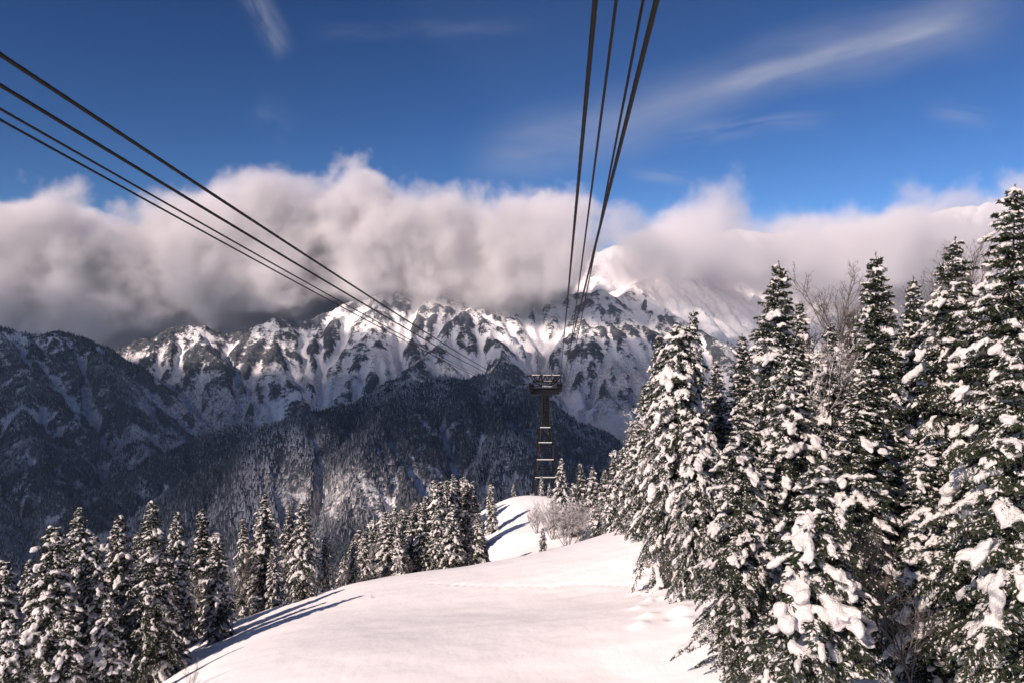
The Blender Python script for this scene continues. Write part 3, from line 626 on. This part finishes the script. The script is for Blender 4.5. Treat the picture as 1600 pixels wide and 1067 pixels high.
for px, tip, Y, v, sw, lab in [
    (1575, 286, 31, 0, 1.0, 'tallest snow laden fir, its thin tip highest of all at the right edge'),
    (1480, 368, 38, 1, 1.0, 'tall snow laden fir left of the tallest one, big white masses on its boughs'),
    (1378, 392, 47, 2, .95, 'dark narrow fir with little snow rising beside the bare birch'),
    (1205, 406, 54, 0, 1.0, 'tall fir with narrow bare tip over broad white shoulders, left of the bare birch'),
    (1440, 430, 54, 2, .9, 'slim fir tip between the dark narrow fir and the tall one right of it'),
    (1085, 484, 78, 4, .8, 'thin dark fir tip peeping over the rounded white fir'),
    (1064, 502, 64, 8, 1.1, 'broad fir with a rounded white dome of snow, left end of the big firs'),
    (1030, 522, 80, 4, .9, 'small pointed fir behind the left flank of the rounded white fir'),
    (1263, 712, 28, 6, 1.15, 'nearest broad fir in the front of the right slope, low pointed top'),
    (1152, 622, 38, 1, .95, 'front fir bordering the open snowfield, lumps of snow down its left side'),
    (1334, 560, 38, 2, 1.1, 'white tipped fir standing just behind the nearest broad fir, to its right'),
    (1237, 548, 45, 3, 1.0, 'white topped fir in front of the tall narrow tipped fir'),
    (1600, 560, 25, 3, 1.0, 'nearest fir cut by the right picture edge'),
    (1528, 470, 52, 1, .9, 'fir half hidden between the two tallest firs'),
    (1560, 660, 33, 5, 1.0, 'low fir at the foot of the tallest fir'),
    (1005, 600, 84, 4, 1.1, 'fir on the left slope of the big group, just left of the rounded white fir'),
    (985, 655, 92, 3, .9, 'short fir stepping down towards the open snow, left of the big group'),
    (958, 700, 104, 5, 1.0, 'lowest fir at the left foot of the big group'),
    (1115, 560, 72, 0, .9, 'snowy fir in the gap right of the rounded white fir'),
    (1160, 520, 82, 2, 1.0, 'fir tip behind the gap between rounded and narrow tipped firs'),
    (1290, 500, 68, 1, .95, 'white fir below the bare birch, between narrow tipped and dark firs'),
    (1412, 520, 60, 0, .95, 'snow covered fir behind the dark narrow fir, to its right'),
    (1255, 470, 85, 4, 1.0, 'distant fir right behind the tall narrow tipped one'),
    (1500, 560, 46, 3, 1.0, 'middle storey fir under the tall fir with big white masses'),
    (1090, 640, 55, 8, .8, 'snow laden fir in front of the rounded white fir, to its right'),
    (1385, 650, 40, 4, 1.0, 'slender white fir right of the white tipped one'),
    (1195, 700, 44, 3, 1.0, 'fir in the gap left of the nearest broad fir'),
    (1040, 640, 70, 4, 1.0, 'fir in front of the left flank of the rounded white fir'),
    (1450, 690, 34, 5, 1.0, 'young fir in the shaded hollow right of the nearest broad fir'),
    (1650, 420, 34, 1, 1.0, 'large fir beyond the right picture edge, only boughs in view'),
    (1330, 480, 90, 1, 1.0, 'dim fir far behind the bare birch'),
    (1600, 470, 60, 0, 1.0, 'fir behind the tallest one at the right edge')]:
    fir_at(px, tip, Y, lab, G, v, sw)
G = 'firs in the left foreground stand'
for px, tip, Y, v, sw, lab in [
    (75, 816, 62, 3, 1.05, 'wide fir with big snow clumps, first large one from the left picture edge'),
    (122, 788, 74, 1, .9, 'dark topped fir just behind the wide fir of the left edge'),
    (146, 832, 64, 5, 1.0, 'snowy fir right of the wide fir at the left edge'),
    (186, 800, 68, 4, 1.1, 'white speckled fir left of the tallest fir in the left stand'),
    (238, 778, 66, 0, .95, 'tallest fir of the left stand with a long snowy right side'),
    (279, 796, 82, 4, 1.0, 'fir directly right of the tallest fir of the left stand'),
    (313, 792, 88, 2, .95, 'narrow dark tipped fir third right of the tallest in the left stand'),
    (340, 828, 78, 5, 1.1, 'short snowy fir before the brown bare trees of the left stand'),
    (381, 808, 98, 4, .8, 'very slim fir between two bare brown trees'),
    (413, 768, 96, 1, .9, 'tall fir with a white capped tip, left of the fir standing on the snow edge'),
    (452, 790, 108, 2, .9, 'fir half hidden behind the one standing on the snow edge'),
    (474, 782, 90, 3, .95, 'lone fir standing on the edge of the open snowfield'),
    (510, 836, 112, 5, 1.0, 'small fir right of the lone fir on the snow edge'),
    (48, 872, 84, 4, 1.0, 'small fir behind the wide fir at the left edge'),
    (2, 872, 66, 3, 1.0, 'fir cut by the left picture edge'),
    (98, 860, 96, 4, 1.0, 'fir tip between the dark topped fir and the wide fir'),
    (212, 826, 90, 2, 1.0, 'fir behind the gap left of the tallest fir of the left stand'),
    (20, 960, 52, 6, 1.0, 'low broad fir in the bottom left corner'),
    (262, 850, 74, 4, 1.0, 'fir hugging the right foot of the tallest fir in the left stand'),
    (165, 930, 56, 6, .9, 'low fir in the bottom left front row'),
    (428, 850, 92, 5, .9, 'short fir at the foot of the white capped fir'),
    (105, 950, 54, 4, 1.0, 'snow clumped low fir between the wide fir and the bottom front row')]:
    fir_at(px, tip, Y, lab, G, v, sw)
G = 'firs of the stand below the pylon'
ords = ['first', 'second', 'third', 'fourth', 'fifth', 'sixth', 'seventh', 'eighth', 'ninth', 'tenth', 'eleventh', 'twelfth', 'thirteenth', 'fourteenth', 'fifteenth', 'sixteenth', 'seventeenth', 'eighteenth', 'nineteenth', 'twentieth', 'twenty first', 'twenty second']
def row(xs, tipf, Yf, text, vs=(2, 4, 5, 7, 3)):
    xs = sorted(xs)
    for k, px in enumerate(xs):
        fir_at(px, tipf(px) + trng.uniform(-7, 12), Yf(px) + trng.uniform(-4, 4), text % ords[k], G, trng.choice(vs), trng.uniform(.95, 1.2))
row([535, 552, 571, 590, 606, 624, 642, 663, 684, 705, 727, 745], lambda p: np.interp(p, [530, 600, 680, 720, 750], [862, 812, 790, 778, 800]), lambda p: np.interp(p, [530, 750], [118, 128]), '%s fir from the left, front row, stand left of the snow lane')
row([548, 566, 584, 602, 618, 634, 652, 668, 686, 700, 716, 731, 744], lambda p: np.interp(p, [530, 575, 620, 660, 690, 715, 745], [848, 815, 792, 770, 746, 742, 758]), lambda p: np.interp(p, [530, 750], [138, 158]), '%s fir from the left, middle row, stand left of the snow lane')
row([560, 580, 596, 614, 630, 648, 664, 680, 694, 708, 722, 736], lambda p: np.interp(p, [530, 575, 620, 660, 690, 715, 745], [850, 818, 792, 768, 744, 742, 752]), lambda p: np.interp(p, [530, 750], [160, 182]), '%s fir from the left, back row, stand left of the snow lane')
for px, tip, Y, v, sw, lab in [
    (768, 754, 172, 5, 1.0, 'single fir at the right tip of the stand, beside the upper snow lane'),
    (753, 812, 134, 7, 1.0, 'small fir leaning over the lower snow lane, right end of the stand'),
    (803, 752, 204, 7, .9, 'tiny fir on the crest left of the pylon foot'),
    (876, 714, 158, 3, .9, 'thick white fir just right of the pylon foot'),
    (846, 742, 196, 7, .9, 'small dark fir at the foot of the pylon'),
    (858, 752, 192, 7, .9, 'little fir between the pylon foot and the thick white fir'),
    (897, 752, 150, 5, 1.0, 'short fir right of the thick white fir by the pylon'),
    (907, 720, 166, 2, 1.0, 'pointed fir second right of the thick white fir by the pylon'),
    (925, 728, 160, 4, 1.0, 'fir midway between the pylon and the big right group'),
    (942, 730, 150, 2, 1.0, 'fir close to the left foot of the big right group'),
    (932, 780, 128, 7, 1.0, 'low dark fir in front of the frosted bushes'),
    (955, 775, 122, 7, 1.1, 'low snowy fir at the right end of the frosted bushes'),
    (848, 822, 140, 7, .9, 'little fir at the left foot of the frosted bushes'),
    (972, 700, 120, 4, 1.0, 'fir tucked behind the lowest fir of the big right group')]:
    fir_at(px, tip, Y, lab, 'firs around the pylon foot', v, sw)
BARE = [make_bare(31, 14, .5), make_bare(32, 12, .42), make_bare(33, 5, .35, 7, 'frosttwig', 1.0, 3), make_bare(34, 2.2, .5, 4, 'twig', .9, 2)]
BARE.append(make_bare(35, 9, .45, 2, 'frosttwig'))
def bare_at(px, tip, Y, v, lab, grp=None, cat='bare tree', sw=1.0):
    x = (px - 800) / FPX * Y; z = gz(x, Y); h = (533 - tip) / FPX * Y - z; s = h / float(BARE[v]['h'])
    return place(BARE[v], x, Y, z, s, sw, (0, 0, trng.uniform(0, 6.28)), lab, cat, grp)
for a in [(1332, 404, 76, 0, 'leafless birch crown left of the dark narrow fir', 'leafless trees among the right firs'),
          (1447, 367, 74, 1, 'leafless tree rising between the two tall firs', 'leafless trees among the right firs'),
          (1528, 362, 78, 0, 'leafless tree just left of the tallest fir', 'leafless trees among the right firs'),
          (1268, 470, 84, 1, 'leafless tree right of the tall narrow tipped fir', 'leafless trees among the right firs'),
          (1142, 520, 74, 4, 'frosted leafless tree right of the rounded white fir', 'leafless trees among the right firs'),
          (1420, 440, 66, 1, 'leafless tree tangled with the slim fir tip', 'leafless trees among the right firs'),
          (1446, 790, 30, 1, 'thin leafless tree with a straight stem in the shaded hollow', 'leafless trees among the right firs'),
          (1300, 600, 62, 4, 'frosted leafless tree low behind the white tipped fir', 'leafless trees among the right firs'),
          (296, 860, 84, 4, 'brown leafless tree behind the short snowy fir', 'leafless trees of the left stand'),
          (362, 850, 92, 1, 'brown leafless tree left of the very slim fir', 'leafless trees of the left stand'),
          (396, 852, 96, 4, 'brown leafless tree right of the very slim fir', 'leafless trees of the left stand'),
          (545, 852, 118, 4, 'greyish leafless tree at the left end of the dense stand', 'leafless trees of the left stand'),
          (600, 860, 112, 4, 'greyish leafless tree before the front row of the dense stand', 'leafless trees of the left stand'),
          (30, 880, 90, 1, 'leafless tree behind the left edge firs', 'leafless trees of the left stand')]: bare_at(*a)
for a in [(866, 766, 150, 2, 'frosted bush nearest the snow lane, under the thick white fir', 'frosted bushes beside the snow lane', 'bush', 1.3),
          (888, 776, 143, 2, 'broad frosted bush in the middle of the clump', 'frosted bushes beside the snow lane', 'bush', 1.4),
          (912, 772, 146, 2, 'tall frosted bush behind the middle of the clump', 'frosted bushes beside the snow lane', 'bush', 1.3),
          (938, 782, 137, 2, 'frosted bush at the right end of the clump', 'frosted bushes beside the snow lane', 'bush', 1.3),
          (840, 780, 156, 2, 'small frosted bush at the left end of the clump', 'frosted bushes beside the snow lane', 'bush', 1.2),
          (636, 872, 96, 3, 'small brown shrub poking from the snow brow before the dense stand', 'shrubs poking out of the snowfield', 'shrub'),
          (600, 896, 95, 3, 'tiny snow capped shrub left of the brown shrub on the brow', 'shrubs poking out of the snowfield', 'shrub'),
          (1068, 828, 58, 3, 'leafless shrub at the right edge of the open snow', 'shrubs poking out of the snowfield', 'shrub'),
          (582, 926, 78, 3, 'few thin twigs sticking out of the smooth snow', 'shrubs poking out of the snowfield', 'shrub', .6),
          (298, 1025, 48, 3, 'bent twig in the snow by the bottom left firs', 'shrubs poking out of the snowfield', 'shrub', .5),
          (520, 880, 96, 3, 'low shrub beside the lone fir on the snow edge', 'shrubs poking out of the snowfield', 'shrub')]: bare_at(*a)

# ------------------------------------------------------------------ pylon and ropes
def metal(name, col, rough=.55, mt=.6, snow=0.):
    m, t, b = newmat(name); g = t.new('ShaderNodeTexCoord'); n = t.noise(g.outputs['Object'], 3, 4, .7)
    c = t.mix(n, tuple(v * .7 for v in col), tuple(v * 1.3 for v in col))
    b.inputs['Roughness'].default_value = rough; b.inputs['Metallic'].default_value = 0; b.inputs['Specular IOR Level'].default_value = .12 if mt else .3
    t.put(b.inputs['Base Color'], c); return m
MS = metal('weathered steel', (.009, .0095, .011), .6, .2); MSD = metal('dark girder', (.007, .0075, .009), .6, .2); MR = metal('wire rope', (.012, .0115, .012), .6, .15)
def beams(name, segs, r, mat, parent, k=4):
    p = np.array([s[0] for s in segs], float); q = np.array([s[1] for s in segs], float); rr = np.full(len(p), r)
    V, F = tubes(p, q, rr, rr, k); return mesh_from(name, V, F, mat, parent=parent, smooth=False)
def boxes(name, bs, mat, parent):           # (cx, cy, cz, sx, sy, sz), bevelled
    import bmesh
    bm = bmesh.new()
    for cx, cy, cz, sx, sy, sz in bs:
        g = bmesh.ops.create_cube(bm, size=1.0)
        for v in g['verts']: v.co = (cx + v.co.x * sx, cy + v.co.y * sy, cz + v.co.z * sz)
    bmesh.ops.bevel(bm, geom=bm.edges[:], offset=.04, segments=1, affect='EDGES')
    me = bpy.data.meshes.new(name); bm.to_mesh(me); bm.free(); me.materials.append(mat); o = bpy.data.objects.new(name, me); C.objects.link(o); o.parent = parent; return o
def pylon():
    PX, PY = (852 - 800) / FPX * 200, 200.0; zb = gz(PX, PY) - .6
    root = bpy.data.objects.new('cableway_pylon', None); C.objects.link(root); root.location = (PX, PY, zb)
    Z = lambda py: (533 - py) / FPX * 200 - zb
    zt, zs = Z(617), Z(657)
    def half(z): return np.interp(z, [0, zs, zt], [3.1, 1.0, .85])
    ca, sa = math.cos(.12), math.sin(.12)
    def cn(i, z):
        h = float(half(z)); x, y = [(-h, -h), (h, -h), (h, h), (-h, h)][i]; return (x * ca - y * sa, x * sa + y * ca, z)
    for i in range(4): beams('leg', [(cn(i, 0), cn(i, zs)), (cn(i, zs), cn(i, zt))], .23, MS, root)
    lv = [0] + [Z(v) for v in (743, 716, 690, 667)] + list(np.linspace(zs, zt, 7)); br = []
    for a, b in zip(lv, lv[1:]):
        for i in range(4):
            j = (i + 1) % 4; br += [(cn(i, a), cn(j, b)), (cn(j, a), cn(i, b)), (cn(i, b), cn(j, b))]
            if a < zs - 3:
                m1 = tuple((np.array(cn(i, (a + b) / 2)))); m2 = tuple(np.array(cn(j, (a + b) / 2))); br.append((m1, m2))
    beams('bracing', br, .09, MS, root)
    beams('ladder', [((.5 * s * .7 - .2, -half(z0) - .05, z0), (.5 * s * .7 - .2, -half(z1) - .05, z1)) for s in (-1, 1) for z0, z1 in ((1, zs), (zs, zt))] + [((-.5, -half(z) - .05, z), (.1, -half(z) - .05, z)) for z in np.arange(1, zt, .45)], .03, MS, root)
    for k, v in enumerate((743, 716, 690, 667)):
        z = Z(v); h = float(half(z)) + .25; o = boxes('platform', [(0, -h, z, 2 * h, .55, .12)], MS, root)
        sn = boxes('snow_cover', [(-.1, -h, z + .17, 2 * h * .92, .5, .20)], M['snow'], o)
        beams('railing', [((-h, -h - .25, z), (-h, -h - .25, z + 1)), ((h, -h - .25, z), (h, -h - .25, z + 1)), ((-h, -h - .25, z + 1), (h, -h - .25, z + 1))], .035, MS, o)
    # heavy crossarm with its saddle brackets
    za, zc = Z(615), Z(604); xl, xr = -3.8, 3.7
    boxes('crossarm', [(-.05, -.75, (za + zc) / 2 - .1, 7.0, .3, 1.5), (-.05, .75, (za + zc) / 2 - .1, 7.0, .3, 1.5)] + [(x, 0, (za + zc) / 2 - .1, .22, 1.4, 1.0) for x in (-3.3, -1.2, 1.2, 3.2)], MSD, root)
    boxes('column_head', [(0, 0, za - .3, 2.0, 2.0, .8)], MSD, root)
    boxes('crossarm_deck', [(-.05, -1.25, zc + .12, 7.6, .9, .10), (-.05, 1.25, zc + .12, 7.6, .9, .10)], MS, root)
    boxes('deck_snow', [(.4, -1.25, zc + .24, 2.4, .7, .14)], M['snow'], root)
    rl = []
    for y in (-1.68, 1.68):
        for x in np.linspace(xl, xr, 8): rl.append(((x, y, zc + .1), (x, y, zc + 1.15)))
        rl += [((xl, y, zc + 1.15), (xr, y, zc + 1.15)), ((xl, y, zc + .65), (xr, y, zc + .65))]
    beams('railing', rl, .04, MS, root)
    for s in (-1, 1):                        # curved rope shoes
        pts = [(s * 3.55 + .05, y, zc + 1.0 - .045 * y * y) for y in np.linspace(-3.2, 3.2, 13)]
        for dx in (-.42, .42): beams('rope_saddle', [((a[0] + dx, a[1], a[2]), (b[0] + dx, b[1], b[2])) for a, b in zip(pts, pts[1:])], .16, MSD, root)
        boxes('saddle_bracket', [(s * 3.55, y, zc + .15, 1.3, .25, 1.1) for y in (-1.5, 0, 1.5)] + [(s * 3.6, 0, zc - .8, 1.0, 3.2, .5)], MSD, root)
        ring = [(s * 3.9, 1.9 + .55 * math.cos(a), zc + .2 + .55 * math.sin(a)) for a in np.linspace(0, 6.283, 17)]
        beams('haul_sheave', list(zip(ring, ring[1:])), .09, MSD, root)
    # open truss above
    z0, z1, z2 = zc + .2, Z(595), Z(586); tr = []
    for y in (-1.0, 1.0):
        for za_, w_ in ((z1, 3.2), (z2, 3.9)): tr.append(((-w_, y, za_), (w_, y, za_)))
        xs = np.linspace(-3.9, 3.9, 7)
        for a, b in zip(xs, xs[1:]): tr += [((a, y, z2), ((a + b) / 2 * .85, y, z1)), (((a + b) / 2 * .85, y, z1), (b, y, z2))]
        for x in (-.9, .9): tr += [((x, y, z0), (x, y, z2)), ((x, y, z0), (x * 3.6, y, z2))]
        tr += [((-3.2, y, z1), (-.9, y, z0)), ((3.2, y, z1), (.9, y, z0)), ((3.9, y, z0), (3.9, y, z2)), ((-3.9, y, z2), (-4.8, y, z2 - .3))]
    for x in np.linspace(-3.9, 3.9, 7): tr.append(((x, -1, z2), (x, 1, z2)))
    beams('upper_truss', tr, .10, MS, root)
    boxes('truss_snow', [(x, y, z2 + .13, 2.0, .2, .10) for y in (-1., 1.) for x in (-2.4, .4, 2.7)] + [(.6, -1, z1 + .13, 2.2, .2, .10)], M['snow'], root)
    tag(root, 'dark steel lattice cableway pylon with wide crossarm on the snowy crest', 'pylon')
    boxes('footing', [(x, y, .25, 1.3, 1.3, .9) for x in (-3.0, 3.0) for y in (-3.0, 3.0)], metal('concrete', (.32, .31, .30), .9, 0), root)
pylon()
def rope(lab, rad, X0, X1, pts, zend, cat='rope'):
    # plan line X = X0 + (X1-X0) Y/200; heights from the sight lines in pts, then the saddle
    Ys, zs = [], []
    for px, py in pts:
        Yd = X0 / ((px - 800) / FPX - (X1 - X0) / 200); Ys.append(Yd); zs.append((533 - py) / FPX * Yd)
    Ys.append(200.); zs.append(zend); A = np.vander(np.array(Ys), min(3, len(Ys))); co = np.linalg.lstsq(A, np.array(zs), rcond=None)[0]
    ya = np.concatenate([np.arange(-30, 4, 2.), np.arange(4, 60, .07), np.arange(60, 198, 1.5), [200.], np.arange(204, 330, 6.)])
    za = np.where(ya <= 200, np.polyval(co, ya), zend - .36 * (ya - 200)); xa = X0 + (X1 - X0) * ya / 200
    k = 14; an = np.arange(k) * 2 * math.pi / k; tw = ya * 2 * math.pi / (rad * 15)
    lob = 1 + .10 * np.cos(6 * an[None, :] * 1.0 + tw[:, None]) * ((ya > 3) & (ya < 60))[:, None]
    V = np.stack([xa[:, None] + rad * lob * np.cos(an)[None], np.repeat(ya[:, None], k, 1), za[:, None] + rad * lob * np.sin(an)[None]], -1).reshape(-1, 3)
    n = len(ya); F = np.array([[i * k + j, i * k + (j + 1) % k, (i + 1) * k + (j + 1) % k, (i + 1) * k + j] for i in range(n - 1) for j in range(k)])
    o = mesh_from('wire_rope', V, F, MR); tag(o, lab, cat, 'ropes of the aerial cableway'); return co
PB = 852 - 800
RC = rope('thick black track rope, topmost of the left bundle', .030, -7.0, 4.55, [(0, 85), (500, 413)], -11.0)
rope('thick black track rope, second from the top of the left bundle', .030, -7.9, 3.75, [(0, 133), (500, 434)], -11.0)
rope('thin hauling rope, third from the top of the left bundle', .018, -7.3, 4.0, [(0, 170), (500, 453)], -11.9)
rope('thin hauling rope, lowest of the left bundle', .018, -7.6, 4.3, [(0, 187), (500, 461)], -12.2)
rope('thick black track rope, leftmost of the overhead bundle', .032, .40, 11.55 + .55, [(930, 0), (906, 260)], -9.6)
rope('thick black track rope, rightmost of the overhead bundle', .032, 1.02, 12.9, [(1026, 0), (961, 260)], -9.6)
rope('thin twisted hauling rope, second from the left of the overhead bundle', .018, .59, 12.4, [(963, 0), (929, 260)], -10.6)
rope('thin twisted hauling rope, third from the left of the overhead bundle', .018, .92, 12.7, [(1005, 0), (955, 260)], -10.6)
def carrier():
    Y = 178.; x = -7 + 11.55 * Y / 200; z = float(np.polyval(RC, Y)); root = bpy.data.objects.new('rope_carrier', None); C.objects.link(root); root.location = (x - .35, Y, z - .5)
    an = np.linspace(0, 6.283, 15)
    for s in (-.45, .45):
        ring = [(s, .75 * math.cos(a), .1 + .75 * math.sin(a)) for a in an]; beams('wheel_guard', list(zip(ring, ring[1:])), .07, MSD, root)
    beams('frame', [((-.5, 0, .85), (.5, 0, .85)), ((-.5, 0, -.65), (.5, 0, -.65)), ((-.45, 0, .85), (-.45, 0, -.65)), ((.45, 0, .85), (.45, 0, -.65)), ((0, -.7, .1), (0, .7, .1))], .08, MSD, root)
    for y in (-.35, .35):
        ring = [(.0, y + .25 * math.cos(a), -.3 + .25 * math.sin(a)) for a in an]; beams('roller', list(zip(ring, ring[1:])), .08, MSD, root)
    tag(root, 'small round rope carrier hanging on the left ropes beside the pylon', 'rope carrier')
carrier()

def haze():
    x0, x1, y0, y1, z0, z1 = -10500., 10500., -400., 10600., -1300., 1520.
    Vv = [(x, y, z) for z in (z0, z1) for y in (y0, y1) for x in (x0, x1)]
    F = [(0, 2, 3, 1), (4, 5, 7, 6), (0, 1, 5, 4), (2, 6, 7, 3), (0, 4, 6, 2), (1, 3, 7, 5)]
    m = bpy.data.materials.new('haze'); m.use_nodes = True; t = NT(m.node_tree); t.n.clear()
    pv = t.new('ShaderNodeVolumePrincipled'); pv.inputs['Color'].default_value = (.46, .66, 1.0, 1); pv.inputs['Density'].default_value = 1.4e-5
    o = t.new('ShaderNodeOutputMaterial'); t.l.new(pv.outputs[0], o.inputs['Volume'])
    ob = mesh_from('haze', Vv, F, m, smooth=False); ob['kind'] = 'stuff'; ob['label'] = 'thin blue air haze between the camera and far mountains'
haze()
